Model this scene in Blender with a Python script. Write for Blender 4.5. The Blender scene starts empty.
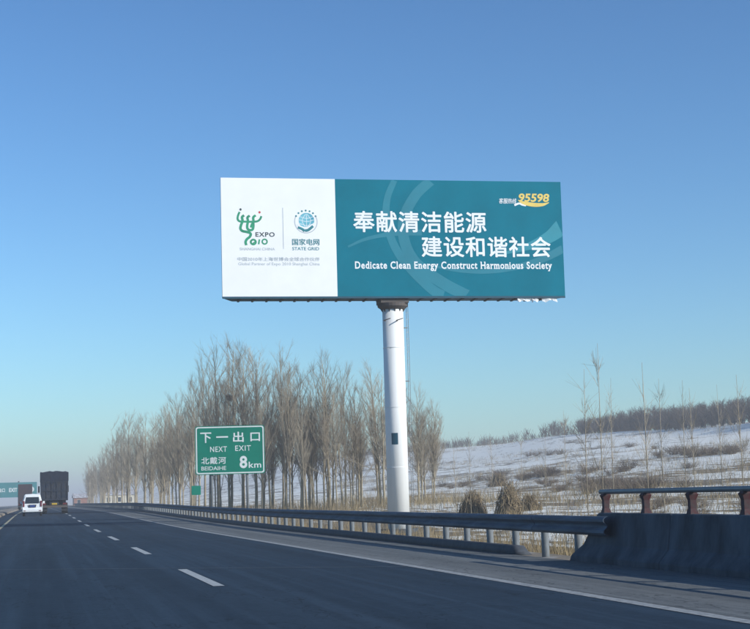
import bpy, bmesh, math, random
import numpy as np
from mathutils import Vector, Matrix
R = math.radians
scene = bpy.context.scene
COL = scene.collection

# ------------------------------------------------------------------ camera
HEAD, PITCH, ROLL, EYE = R(12.4), math.atan(180 / 1550.0), R(1.6), 1.3
fw = Vector((math.sin(HEAD) * math.cos(PITCH), math.cos(HEAD) * math.cos(PITCH), math.sin(PITCH)))
rt0 = Vector((math.cos(HEAD), -math.sin(HEAD), 0)); up0 = rt0.cross(fw)
rt = math.cos(ROLL) * rt0 - math.sin(ROLL) * up0
up = math.sin(ROLL) * rt0 + math.cos(ROLL) * up0
cd = bpy.data.cameras.new('camera'); cam = bpy.data.objects.new('camera', cd); COL.objects.link(cam)
cd.sensor_fit = 'HORIZONTAL'; cd.sensor_width = 36; cd.lens = 36 * 1550 / 750.0
cd.clip_start = 0.1; cd.clip_end = 30000
m = Matrix.Identity(4)
for i in range(3):
    m[i][0] = rt[i]; m[i][1] = up[i]; m[i][2] = -fw[i]
m[2][3] = EYE
cam.matrix_world = m
scene.camera = cam

# ------------------------------------------------------------------ sky, sun, exposure
SUN_AZ, SUN_EL = R(130), R(25.5)
w = bpy.data.worlds.new('World'); scene.world = w; w.use_nodes = True
nt = w.node_tree; nt.nodes.clear()
sky = nt.nodes.new('ShaderNodeTexSky'); sky.sky_type = 'NISHITA'; sky.sun_disc = False
sky.sun_elevation = SUN_EL; sky.sun_rotation = SUN_AZ
sky.altitude = 0; sky.air_density = 1.0; sky.dust_density = 0.4; sky.ozone_density = 2.0
bg = nt.nodes.new('ShaderNodeBackground'); bg.inputs[1].default_value = 0.138
wo = nt.nodes.new('ShaderNodeOutputWorld')
tint = nt.nodes.new('ShaderNodeMix'); tint.data_type = 'RGBA'; tint.blend_type = 'MULTIPLY'; tint.inputs[0].default_value = 1
tint.inputs[7].default_value = (.375, .555, .680, 1)          # cold winter air, the same over the whole sky
gam = nt.nodes.new('ShaderNodeGamma'); gam.inputs[1].default_value = 1.3
nt.links.new(sky.outputs[0], gam.inputs[0]); nt.links.new(gam.outputs[0], tint.inputs[6]); nt.links.new(tint.outputs[2], bg.inputs[0]); nt.links.new(bg.outputs[0], wo.inputs[0])
sd = bpy.data.lights.new('sun', 'SUN'); sd.energy = 4.7; sd.angle = R(0.55); sd.color = (1.0, 0.975, 0.93)
sun = bpy.data.objects.new('sun', sd); COL.objects.link(sun)
sdir = Vector((math.sin(SUN_AZ) * math.cos(SUN_EL), math.cos(SUN_AZ) * math.cos(SUN_EL), math.sin(SUN_EL)))
sun.rotation_euler = sdir.to_track_quat('Z', 'Y').to_euler()
vs = scene.view_settings
vs.view_transform = 'Standard'; vs.look = 'None'; vs.exposure = 0.0; vs.gamma = 1.0; vs.use_curve_mapping = False
scene.render.filter_size = 1.7
scene.cycles.max_bounces = 6
scene.cycles.volume_bounces = 0

# ------------------------------------------------------------------ helpers
rng = random.Random(7)
def ss(a, b, x):
    t = min(1, max(0, (x - a) / (b - a))); return t * t * (3 - 2 * t)
def gz(y):                                  # the carriageway climbs a little beyond the bridge
    return 0.35 * ss(60, 170, y)
def lerp_tab(tab, x):
    if x <= tab[0][0]: return tab[0][1]
    for (a, u), (b, v) in zip(tab, tab[1:]):
        if x <= b: return u + (v - u) * (x - a) / (b - a)
    return tab[-1][1]
PROFILE = [(10.3, -.06), (10.9, -.10), (12.6, -.62), (16, -.72), (20, -.55), (30, .12), (40, .62), (60, 2.5), (95, 7.4), (130, 12.9), (145, 13.6), (200, 12), (400, 8)]
def ground_z(x, y):
    base = gz(y)
    if x < -20.5: return base - .06 - .6 * ss(-20.5, -24, x) if False else base - .06 - .6 * ss(20.5, 24, -x)
    if x <= 10.3: return base - .06
    k = ss(10.3, 60, x)
    z = base * (1 - k) + lerp_tab(PROFILE, x)
    far = ss(60, 130, x)
    z += far * (max(-200, min(y, 620)) - 290) * .0135
    n = .5 * math.sin(x * .051 + y * .017 + 1) + .35 * math.sin(x * .13 - y * .043 + .5) + .2 * math.sin(y * .11 + x * .21)
    z += n * (.06 + .9 * far) * ss(11, 22, x) + .04 * math.sin(x * 1.7 + y * .9) * math.sin(y * 1.3) * ss(11, 14, x)
    return z

def tag(o, label=None, cat=None, group=None, kind=None):
    if label: o['label'] = label
    if cat: o['category'] = cat
    if group: o['group'] = group
    if kind: o['kind'] = kind
    return o
def empty(name, loc=(0, 0, 0), rz=0):
    o = bpy.data.objects.new(name, None); COL.objects.link(o)
    o.location = loc; o.rotation_euler.z = rz; o.empty_display_size = .2
    return o
def copy_tree(o, parent=None):
    c = o.copy(); COL.objects.link(c); c.parent = parent
    for ch in list(o.children): copy_tree(ch, c)
    return c
def share(name, me, parent, loc=(0, 0, 0), rot=(0, 0, 0), scale=(1, 1, 1)):
    o = bpy.data.objects.new(name, me); COL.objects.link(o); o.parent = parent
    o.location = loc; o.rotation_euler = rot; o.scale = scale
    return o

class MB:
    """collects boxes, tubes, ribbons; mesh() / build() turn them into one mesh"""
    def __init__(s): s.v = []; s.f = []
    def add(s, v, f):
        k = len(s.v); s.v += [tuple(p) for p in v]; s.f += [tuple(i + k for i in q) for q in f]; return s
    def box(s, x0, x1, y0, y1, z0, z1, top=None):
        """top = (dx0,dx1,dy0,dy1) insets of the upper face"""
        a, b, c, d = top or (0, 0, 0, 0)
        return s.add([(x0, y0, z0), (x1, y0, z0), (x1, y1, z0), (x0, y1, z0),
                      (x0 + a, y0 + c, z1), (x1 - b, y0 + c, z1), (x1 - b, y1 - d, z1), (x0 + a, y1 - d, z1)],
                     [(0, 3, 2, 1), (4, 5, 6, 7), (0, 1, 5, 4), (1, 2, 6, 5), (2, 3, 7, 6), (3, 0, 4, 7)])
    def tube(s, pts, rad, n=6, cap=True):
        pts = [Vector(p) for p in pts]
        if not hasattr(rad, '__len__'): rad = [rad] * len(pts)
        vs, fs = [], []
        t = (pts[-1] - pts[0]).normalized()
        a = t.cross(Vector((0, 0, 1)) if abs(t.z) < .9 else Vector((1, 0, 0))).normalized(); b = t.cross(a)
        for p, r in zip(pts, rad):
            for k in range(n):
                g = 2 * math.pi * k / n
                vs.append(p + a * (r * math.cos(g)) + b * (r * math.sin(g)))
        for i in range(len(pts) - 1):
            for k in range(n):
                j = (k + 1) % n
                fs.append((i * n + k, i * n + j, (i + 1) * n + j, (i + 1) * n + k))
        if cap:
            fs.append(tuple(range(n))[::-1]); fs.append(tuple((len(pts) - 1) * n + k for k in range(n)))
        return s.add(vs, fs)
    def loft(s, rings, close=True, cap=True):
        n = len(rings[0]); vs = [p for r in rings for p in r]; fs = []
        for i in range(len(rings) - 1):
            for k in range(n if close else n - 1):
                j = (k + 1) % n
                fs.append((i * n + k, i * n + j, (i + 1) * n + j, (i + 1) * n + k))
        if cap and close:
            fs.append(tuple(range(n))[::-1]); fs.append(tuple((len(rings) - 1) * n + k for k in range(n)))
        return s.add(vs, fs)
    def mesh(s, name, mat, smooth=False, bevel=0, recalc=True):
        me = bpy.data.meshes.new(name); me.from_pydata(s.v, [], s.f)
        if bevel or recalc:
            bm = bmesh.new(); bm.from_mesh(me)
            if bevel: bmesh.ops.bevel(bm, geom=[e for e in bm.edges], offset=bevel, segments=1, affect='EDGES', clamp_overlap=True)
            bmesh.ops.recalc_face_normals(bm, faces=bm.faces)
            bm.to_mesh(me); bm.free()
        if mat: me.materials.append(mat)
        if smooth: me.polygons.foreach_set('use_smooth', [True] * len(me.polygons))
        me.update(); return me
    def build(s, name, mat, parent=None, **k):
        me = s.mesh(name, mat, **k)
        o = bpy.data.objects.new(name, me); COL.objects.link(o); o.parent = parent
        return o

# ------------------------------------------------------------------ materials
def mat(name, col, rough=.7, metal=0, var=.12, scale=3.0, col2=None, bump=0, spec=.5, stretch=(1, 1, 1), thr=(.35, .65)):
    """base colour broken up by two octaves of noise; col2 = colour of stains"""
    m = bpy.data.materials.new(name); m.use_nodes = True
    n = m.node_tree; P = n.nodes['Principled BSDF']
    P.inputs['Roughness'].default_value = rough; P.inputs['Metallic'].default_value = metal
    P.inputs['Specular IOR Level'].default_value = spec
    tc = n.nodes.new('ShaderNodeTexCoord'); mp = n.nodes.new('ShaderNodeMapping'); mp.inputs['Scale'].default_value = stretch
    n.links.new(tc.outputs['Object'], mp.inputs[0])
    nz = n.nodes.new('ShaderNodeTexNoise'); nz.inputs['Scale'].default_value = scale; nz.inputs['Detail'].default_value = 6
    nz.inputs['Roughness'].default_value = .65
    n.links.new(mp.outputs[0], nz.inputs['Vector'])
    rp = n.nodes.new('ShaderNodeValToRGB'); rp.color_ramp.elements[0].position, rp.color_ramp.elements[1].position = thr
    d = col2 or [c * (1 - 2 * var) for c in col]
    rp.color_ramp.elements[0].color = (*d, 1)
    rp.color_ramp.elements[1].color = (*[min(1, c * (1 + (0 if col2 else var))) for c in col], 1)
    n.links.new(nz.outputs[0], rp.inputs[0]); n.links.new(rp.outputs[0], P.inputs['Base Color'])
    if bump:
        bp = n.nodes.new('ShaderNodeBump'); bp.inputs['Strength'].default_value = bump; bp.inputs['Distance'].default_value = .02
        n.links.new(nz.outputs[0], bp.inputs['Height']); n.links.new(bp.outputs[0], P.inputs['Normal'])
    return m

class NG:
    """small node-graph writer for the ground and road"""
    def __init__(s, name, rough=.9):
        s.m = bpy.data.materials.new(name); s.m.use_nodes = True; s.t = s.m.node_tree
        s.P = s.t.nodes['Principled BSDF']; s.P.inputs['Roughness'].default_value = rough
        g = s.t.nodes.new('ShaderNodeNewGeometry'); s.pos = g.outputs['Position']
        sp = s.t.nodes.new('ShaderNodeSeparateXYZ'); s.t.links.new(s.pos, sp.inputs[0]); s.x, s.y, s.z = sp.outputs
    def L(s, a, b): s.t.links.new(a, b)
    def noise(s, scale, stretch=(1, 1, 1), detail=5, rough=.6, off=(0, 0, 0)):
        mp = s.t.nodes.new('ShaderNodeMapping'); mp.inputs['Scale'].default_value = stretch; mp.inputs['Location'].default_value = off
        s.L(s.pos, mp.inputs[0]); n = s.t.nodes.new('ShaderNodeTexNoise')
        n.inputs['Scale'].default_value = scale; n.inputs['Detail'].default_value = detail; n.inputs['Roughness'].default_value = rough
        s.L(mp.outputs[0], n.inputs['Vector']); return n.outputs[0]
    def math(s, op, a, b=None, clamp=False):
        n = s.t.nodes.new('ShaderNodeMath'); n.operation = op; n.use_clamp = clamp
        for i, q in enumerate((a, b)):
            if q is None: continue
            if isinstance(q, (int, float)): n.inputs[i].default_value = q
            else: s.L(q, n.inputs[i])
        return n.outputs[0]
    def ramp(s, v, a, b, lo=0.0, hi=1.0):
        n = s.t.nodes.new('ShaderNodeMapRange'); n.interpolation_type = 'SMOOTHSTEP'
        s.L(v, n.inputs[0]); n.inputs[1].default_value = a; n.inputs[2].default_value = b; n.inputs[3].default_value = lo; n.inputs[4].default_value = hi
        return n.outputs[0]
    def mix(s, f, a, b):
        n = s.t.nodes.new('ShaderNodeMix'); n.data_type = 'RGBA'
        for i, q in ((0, f), (6, a), (7, b)):
            if isinstance(q, tuple): n.inputs[i].default_value = (*q, 1)
            elif isinstance(q, (int, float)): n.inputs[i].default_value = q
            else: s.L(q, n.inputs[i])
        return n.outputs[2]
    def done(s, col, h=None, strength=.5, dist=.05):
        s.L(col, s.P.inputs['Base Color'])
        if h is not None:
            b = s.t.nodes.new('ShaderNodeBump'); b.inputs['Strength'].default_value = strength; b.inputs['Distance'].default_value = dist
            s.L(h, b.inputs['Height']); s.L(b.outputs[0], s.P.inputs['Normal'])
        return s.m

def ground_mat():
    g = NG('snowy_field', .85)
    big = g.noise(.075, (1.5, .35, 1), 6, .65); mid = g.noise(.5, (1.3, .4, 1)); fine = g.noise(2.6, (1, 1, 1), 6, .7)
    tuft = g.noise(9, (1, 1, 1), 4, .7)
    soil = g.mix(g.ramp(mid, .35, .65), (.14, .105, .07), (.27, .20, .115))
    soil = g.mix(g.ramp(tuft, .4, .7, 0, .6), soil, (.33, .26, .15))
    # how much snow lies: little on the verge by the rail, most on the slope
    cover = g.math('ADD', g.ramp(g.x, 13, 30, -.17, -.052), g.ramp(g.x, 60, 115, 0, .045))
    furrow = g.t.nodes.new('ShaderNodeTexWave'); furrow.bands_direction = 'X'; furrow.inputs['Scale'].default_value = .22
    furrow.inputs['Distortion'].default_value = 3.5; furrow.inputs['Detail'].default_value = 3; furrow.inputs['Detail Scale'].default_value = .6
    g.L(g.pos, furrow.inputs['Vector'])
    v = g.math('ADD', g.math('MULTIPLY', big, .60), g.math('MULTIPLY', mid, .35))
    v = g.math('ADD', v, g.math('MULTIPLY', g.math('ADD', fine, g.noise(.9, (1, .22, 1), 4, .6, (5, 9, 0))), .24))
    v = g.math('ADD', v, g.math('MULTIPLY', g.math('SUBTRACT', furrow.outputs['Fac'], .5), .05))
    v = g.math('ADD', v, cover)
    snow = g.ramp(v, .615, .665)
    col = g.mix(snow, soil, g.mix(g.ramp(fine, .3, .7), (.82, .795, .69), (.95, .92, .81)))
    return g.done(col, g.math('ADD', fine, g.math('MULTIPLY', snow, .6)), .6, .12)
def road_mat(name, base, worn, rough, track=True):
    g = NG(name, rough)
    a = g.noise(.35, (1, .12, 1)); b = g.noise(60, (1, 1, 1), 3, .6); c = g.noise(3, (1, .3, 1)); d = g.noise(.9, (4, .05, 1), 3)
    col = g.mix(g.ramp(a, .35, .68), base, worn)
    col = g.mix(g.ramp(c, .4, .7, 0, .6), col, tuple(q * .75 for q in base))
    col = g.mix(g.ramp(d, .45, .65, 0, .7), col, tuple(q * 1.25 for q in worn))
    col = g.mix(g.ramp(b, .45, .75, 0, .3), col, tuple(q * 1.9 for q in worn))
    g.P.inputs['Specular IOR Level'].default_value = .12
    grit = g.noise(9, (1, .6, 1), 4, .75); col = g.mix(g.ramp(grit, .52, .72, 0, .45), col, tuple(q * 1.7 for q in worn)); col = g.mix(g.ramp(grit, .30, .46, .5, 0), col, tuple(q * .55 for q in base))
    crk = g.math('ABSOLUTE', g.math('SUBTRACT', g.noise(.22, (1.6, .5, 1), 5, .6, (3, 1, 0)), .5)); col = g.mix(g.ramp(crk, .0, .004, .75, 0), col, tuple(q * .45 for q in base))
    if track:                                                # tyre-polished bands and the oil strip of each lane
        ph = g.math('SINE', g.math('MULTIPLY', g.math('ADD', g.x, .35), 3.35)); col = g.mix(g.math('MULTIPLY', g.ramp(ph, .1, .9, 0, .35), g.ramp(a, .3, .6)), col, tuple(q * .6 for q in base))
    g.L(g.ramp(a, .3, .7, rough - .05, rough + .1), g.P.inputs['Roughness'])
    return g.done(col, b, .35, .004)

M = dict(
    ground=ground_mat(),
    asphalt=road_mat('asphalt', (.018, .032, .050), (.024, .041, .061), .8),
    shoulder=road_mat('shoulder_asphalt', (.112, .120, .120), (.148, .155, .152), .88),
    seal=mat('sealed_joint', (.12, .14, .155), .8, spec=.1, scale=8),
    paint=mat('road_paint', (.42, .44, .43), .8, spec=.1, scale=14, col2=(.22, .23, .235), thr=(.30, .55)),
    edge_paint=mat('edge_paint', (.36, .37, .36), .8, spec=.1, scale=9, col2=(.17, .18, .185), thr=(.34, .60)),
    yellow_paint=mat('yellow_paint', (.52, .46, .26), .75, scale=9, col2=(.22, .2, .14)),
    kerb=mat('asphalt_kerb', (.055, .062, .072), .85, scale=5, bump=.4),
    soil=mat('median_soil', (.20, .16, .11), .95, scale=1.2, col2=(.5, .5, .5), bump=.5, thr=(.25, .5)),
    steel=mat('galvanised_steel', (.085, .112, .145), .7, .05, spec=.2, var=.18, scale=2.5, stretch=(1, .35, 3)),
    post_steel=mat('post_steel', (.20, .215, .22), .7, .1, spec=.2, var=.15, scale=6, stretch=(2, 2, .6)),
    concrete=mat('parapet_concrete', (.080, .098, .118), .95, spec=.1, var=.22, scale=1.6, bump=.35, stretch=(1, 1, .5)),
    red_post=mat('red_painted_iron', (.072, .022, .024), .7, 0, spec=.2, scale=12, col2=(.06, .045, .045)),
    rail_paint=mat('rail_paint', (.10, .125, .145), .5, .2, scale=4),
    pole=mat('white_pole_paint', (.84, .83, .79), .6, 0, spec=.2, var=.04, scale=1.2, stretch=(3, 3, .25)),
    dark_steel=mat('dark_steel', (.05, .055, .06), .6, .4, scale=4),
    rust=mat('rusty_steel', (.085, .085, .088), .8, .1, scale=9, col2=(.11, .08, .06)),
    white_vinyl=mat('white_vinyl', (.86, .86, .85), .7, 0, var=.015, scale=.7, spec=.1),
    teal_vinyl=mat('teal_vinyl', (.003, .168, .232), .7, 0, spec=.08, var=.05, scale=.5),
    teal_light=mat('teal_swoosh', (.006, .198, .265), .7, 0, var=.05, scale=.5),
    teal_pale=mat('pale_teal_swoosh', (.018, .255, .32), .7, 0, var=.05, scale=.5),
    teal_dark=mat('teal_edge', (.006, .07, .11), .6, 0, var=.1, scale=1),
    print_white=mat('white_print', (.82, .83, .83), .55, 0, var=.02),
    print_grey=mat('grey_print', (.45, .50, .52), .6, 0, var=.03),
    print_black=mat('black_print', (.04, .06, .06), .6, 0, var=.03),
    print_green=mat('green_print', (.02, .30, .15), .55, 0, var=.15, scale=2.0),
    print_red=mat('red_print', (.55, .05, .06), .6, 0, var=.03),
    print_teal=mat('teal_print', (.02, .21, .24), .55, 0, var=.1, scale=1.5),
    globe=mat('globe_print', (.02, .26, .36), .55, 0, scale=.9, col2=(.25, .62, .70)),
    yellow=mat('yellow_print', (.78, .56, .12), .55, 0, var=.04),
    sign_green=mat('sign_green', (.004, .20, .135), .6, 0, spec=.12, var=.06, scale=.8),
    sign_white=mat('sign_white', (.72, .76, .74), .5, 0, var=.04),
    sign_back=mat('sign_aluminium', (.4, .41, .42), .5, .6, scale=3),
    gantry_teal=mat('gantry_teal', (.010, .19, .20), .5, 0, var=.06, scale=.4),
    bark=mat('poplar_bark', (.43, .36, .235), .9, 0, scale=5, col2=(.22, .18, .12), stretch=(1, 1, .4), bump=.4),
    twig=mat('poplar_twigs', (.36, .30, .215), .9, 0, var=.2, scale=.8),
    twig_far=mat('wood_twigs', (.105, .085, .070), .9, 0, var=.2, scale=.15),
    brush=mat('brush_twigs', (.16, .12, .085), .95, 0, var=.2, scale=1.5),
    grass=mat('dry_grass', (.33, .25, .13), .95, 0, var=.2, scale=.7, col2=(.20, .15, .085)),
    stalk=mat('corn_stalks', (.30, .225, .125), .95, 0, scale=4, col2=(.12, .09, .06)),
    nest=mat('nest_twigs', (.07, .055, .045), .95, 0, scale=9),
    van=mat('white_car_paint', (.74, .75, .74), .3, 0, var=.03, scale=2, spec=.6),
    glass=mat('dark_glass', (.015, .022, .026), .08, 0, var=.05, spec=.7),
    rubber=mat('tyre_rubber', (.022, .023, .025), .9, 0, scale=8),
    plastic=mat('black_plastic', (.03, .032, .035), .6, 0, scale=6),
    lamp_red=mat('red_lamp', (.14, .02, .02), .3, 0, var=.05),
    rim=mat('wheel_rim', (.35, .36, .37), .4, .7),
    plate=mat('blue_plate', (.02, .06, .26), .5, 0),
    plate_y=mat('yellow_plate', (.55, .36, .03), .5, 0),
    navy=mat('navy_truck_paint', (.016, .028, .052), .7, 0, spec=.15, scale=1.6, col2=(.045, .046, .05)),
    tarp=mat('dark_tarp', (.010, .017, .034), .9, 0, scale=2.4, bump=.6),
    maroon=mat('maroon_truck_paint', (.065, .040, .046), .7, 0, spec=.2, scale=1.2, col2=(.04, .034, .04)),
    truck_side=mat('grey_truck_side', (.42, .40, .38), .6, 0, scale=1.2),
    brick=mat('red_brick', (.30, .135, .085), .9, 0, scale=1.5),
    cream=mat('cream_plaster', (.58, .53, .42), .9, 0, scale=.6),
    tile=mat('grey_roof_tile', (.16, .13, .12), .9, 0, scale=1.2, col2=(.6, .6, .62)),
)

# ------------------------------------------------------------------ the setting
def ground():
    xs = [-7000, -4000, -2000, -900, -400, -180, -90, -50, -34, -27, -24, -22, -20.5, -18, -10, -3, 4, 9, 10.3, 10.9, 11.4, 12, 12.6, 13.3, 14, 15, 16, 17, 18]
    xs += list(range(20, 60, 2)) + list(range(60, 170, 4)) + [180, 200, 230, 270, 330, 400, 600, 1000, 2000, 4000, 7000]
    ys = [-3000, -800, -300, -150, -80, -40, -20] + list(range(-10, 180, 3)) + list(range(180, 640, 12)) + [660, 720, 800, 950, 1200, 1600, 2200, 3200, 5000, 8000, 12000]
    v = [(x, y, ground_z(x, y)) for y in ys for x in xs]; n = len(xs)
    f = [(j * n + i, j * n + i + 1, (j + 1) * n + i + 1, (j + 1) * n + i) for j in range(len(ys) - 1) for i in range(n - 1)]
    mb = MB(); mb.v = v; mb.f = f
    tag(mb.build('ground', M['ground'], smooth=True), kind='structure')
ground()
RY = [-60, -20, 0] + list(range(10, 60, 10)) + list(range(60, 180, 5)) + [200, 260, 400, 700, 1200, 2500, 5000]
def strip(name, x0, x1, dz, m, parent=None, y0=-60, y1=5000):
    ys = [y0] + [y for y in RY if y0 < y < y1] + [y1]
    mb = MB()
    v = [(x, y, gz(y) + dz) for y in ys for x in (x0, x1)]
    mb.add(v, [(2 * i, 2 * i + 1, 2 * i + 3, 2 * i + 2) for i in range(len(ys) - 1)])
    return mb.build(name, m, parent)
road = tag(strip('road', -18.5, 6.72, 0, M['asphalt']), kind='structure')
shoulder = tag(strip('road_shoulder', 6.72, 9.52, .004, M['shoulder']), kind='structure')
verge = tag(strip('gravel_verge', 9.52, 10.32, -.012, M['soil']), kind='structure')
strip('edge_line', 6.50, 6.70, .005, M['edge_paint'], road)
strip('median_line', -2.02, -1.86, .005, M['yellow_paint'], road)
strip('far_edge_line', -8.1, -7.95, .005, M['yellow_paint'], road)
dash_me = None
for k in range(-3, 34):
    y0 = 23.5 + 15.15 * k
    if dash_me is None:
        dash_me = MB().add([(-.085, 0, 0), (.085, 0, 0), (.085, 6.1, 0), (-.085, 6.1, 0)], [(0, 1, 2, 3)]).mesh('lane_dash', M['paint'])
    share('lane_dash', dash_me, road, (2.66, y0, gz(y0 + 3) + .006), (math.atan((gz(y0 + 6.1) - gz(y0)) / 6.1), 0, 0))
MB().add([(-1.8, 33.4, .006), (-1.8, 33.32, .006), (6.45, 27.3, .006), (6.45, 27.38, .006)], [(0, 1, 2, 3)]).build('joint_seal', M['seal'], road)
for yy, d in ((52, .3), (71, -.2)):
    MB().add([(-1.8, yy, gz(yy) + .006), (-1.8, yy - .07, gz(yy) + .006), (6.45, yy - 2 + d, gz(yy) + .006), (6.45, yy - 1.93 + d, gz(yy) + .006)], [(0, 1, 2, 3)]).build('joint_seal', M['seal'], road)
# raised median with soil and snow
mb = MB()
ys = [y for y in RY]
prof = [(-5.6, 0), (-5.55, .16), (-5.3, .22), (-4.3, .26), (-3.3, .22), (-3.05, .16), (-3.0, 0)]
mb.loft([[(x, y, gz(y) + z) for x, z in prof] for y in ys], close=False, cap=False)
tag(mb.build('median_strip', M['soil'], smooth=False), kind='structure')
# asphalt kerb under the guard rail, ends short of the bridge
mb = MB()
ys = [30.6, 30.9] + list(range(33, 180, 3)) + [200, 260, 400, 640]
rings = []
for i, y in enumerate(ys):
    h = .19 if i else .06
    wob = .012 * math.sin(y * 1.9)
    rings.append([(9.50, y, gz(y) - .03), (9.53 + wob, y, gz(y) + h * .8), (9.60 + wob, y, gz(y) + h), (9.80, y, gz(y) + h * .9), (9.9, y, gz(y) - .03)])
mb.loft(rings)
tag(mb.build('kerb', M['kerb'], smooth=True), kind='structure')

# ------------------------------------------------------------------ text and flat print
def text_mesh(body, material, x0, x1, z0, z1, y=0.0, bold=0.0, shear=0.0, spacing=1.0, slab=False):
    heavy = 0
    if any(ord(c) > 0x2e80 for c in body): heavy, bold = bold, 0.0      # dense characters are emboldened below
    cu = bpy.data.curves.new('lettering', 'FONT'); cu.body = body; cu.size = 1; cu.offset = bold; cu.shear = shear
    cu.space_character = spacing; cu.resolution_u = 4
    o = bpy.data.objects.new('lettering_tmp', cu); COL.objects.link(o)
    dg = bpy.context.evaluated_depsgraph_get(); dg.update()
    me = bpy.data.meshes.new_from_object(o.evaluated_get(dg))
    bpy.data.objects.remove(o); bpy.data.curves.remove(cu)
    n = len(me.vertices); a = np.empty(n * 3); me.vertices.foreach_get('co', a); a = a.reshape(-1, 3)
    mn, mx = a.min(0), a.max(0)
    if heavy or slab:
        tri = [tuple(p.vertices) for p in me.polygons]; parts = [(a, tri)]
        if heavy:
            parts = []
            for i, (dx, dz) in enumerate(((0, 0), (heavy, 0), (-heavy, 0), (0, heavy), (0, -heavy), (heavy * .7, heavy * .7), (-heavy * .7, -heavy * .7), (heavy * .7, -heavy * .7), (-heavy * .7, heavy * .7))):
                q = a.copy(); q[:, 0] += dx; q[:, 1] += dz; q[:, 2] = i; parts.append((q, tri))
        if slab:                                                        # feet and flags on every straight stem
            tops = {}; cen = {}
            for p in me.polygons:
                c_ = a[list(p.vertices)].mean(0)[1]
                for k_ in p.edge_keys: cen.setdefault(tuple(sorted(k_)), []).append(c_)
            for e in me.edges:
                cs = cen.get(tuple(sorted(e.vertices)), [])
                if len(cs) != 1: continue
                ye = a[e.vertices[0]][1]
                if (ye < .06) != (cs[0] > ye): continue
                p, q = a[e.vertices[0]], a[e.vertices[1]]
                if abs(p[1] - q[1]) > .004: continue
                l = abs(p[0] - q[0])
                if not .05 < l < .24: continue
                tops.setdefault(round((p[1] + bold) / .02), []).append((min(p[0], q[0]), max(p[0], q[0]), p[1]))
            k = 1
            for lev in tops.values():
                for (u0, u1, zz) in lev:
                    foot = zz < .06
                    if not foot and zz < .42: continue
                    r0, r1 = (u0 - .05, u1 + .05) if foot else (u0 - .06, u1)
                    h0, h1 = (zz, zz + .075) if foot else (zz - .075, zz)
                    parts.append((np.array([(r0, h0, k), (r1, h0, k), (r1, h1, k), (r0, h1, k)]), [(0, 1, 2, 3)])); k += .02
        V, Fc = [], []
        for q, fc in parts:
            o_ = len(V); V += [tuple(r_) for r_ in q]; Fc += [tuple(i + o_ for i in t_) for t_ in fc]
        me = bpy.data.meshes.new('lettering'); me.from_pydata(V, [], Fc); a = np.array(V); mn, mx = a.min(0), a.max(0)
    b = np.empty_like(a)
    b[:, 0] = x0 + (a[:, 0] - mn[0]) / (mx[0] - mn[0]) * (x1 - x0)
    b[:, 2] = z0 + (a[:, 1] - mn[1]) / (mx[1] - mn[1]) * (z1 - z0)
    b[:, 1] = y - a[:, 2] * .0005
    me.vertices.foreach_set('co', b.ravel()); me.materials.clear(); me.materials.append(material); me.update()
    return me
def text(name, body, material, parent, x0, x1, z0, z1, y=0.0, **k):
    o = bpy.data.objects.new(name, text_mesh(body, material, x0, x1, z0, z1, y, **k)); COL.objects.link(o); o.parent = parent
    return o
def ribbon(mb, pts, wid, y):
    """flat print stroke through pts (x,z) with width(s)"""
    P = [Vector((p[0], p[1])) for p in pts]; n = len(P)
    W = wid if hasattr(wid, '__len__') else [wid] * n
    v = []
    for i in range(n):
        t = (P[min(n - 1, i + 1)] - P[max(0, i - 1)]).normalized(); nn = Vector((-t.y, t.x)) * W[i] / 2
        v += [(P[i].x + nn.x, y, P[i].y + nn.y), (P[i].x - nn.x, y, P[i].y - nn.y)]
    mb.add(v, [(2 * i, 2 * i + 1, 2 * i + 3, 2 * i + 2) for i in range(n - 1)])
def spline(pts, k=8):
    P = [Vector(p) for p in pts]; P = [2 * P[0] - P[1]] + P + [2 * P[-1] - P[-2]]; out = []
    for i in range(1, len(P) - 2):
        for j in range(k):
            t = j / k; a, b, c, d = P[i - 1:i + 3]
            out.append(.5 * ((2 * b) + (c - a) * t + (2 * a - 5 * b + 4 * c - d) * t * t + (3 * b - a - 3 * c + d) * t ** 3))
    return out + [P[-2]]
def disc(mb, cx, cz, rx, rz, y, a0=0, a1=2 * math.pi, n=28, inner=0):
    v = []; f = []
    for i in range(n + 1):
        g = a0 + (a1 - a0) * i / n
        v += [(cx + rx * math.cos(g), y, cz + rz * math.sin(g)), (cx + inner * rx * math.cos(g), y, cz + inner * rz * math.sin(g))]
    f = [(2 * i, 2 * i + 2, 2 * i + 3, 2 * i + 1) for i in range(n)]
    mb.add(v, f)
def rrect(x0, x1, z0, z1, r, y, n=6):
    p = []
    for cx, cz, a in ((x1 - r, z1 - r, 0), (x0 + r, z1 - r, 90), (x0 + r, z0 + r, 180), (x1 - r, z0 + r, 270)):
        for i in range(n + 1):
            g = R(a + 90 * i / n); p.append((cx + r * math.cos(g), y, cz + r * math.sin(g)))
    return p

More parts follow.
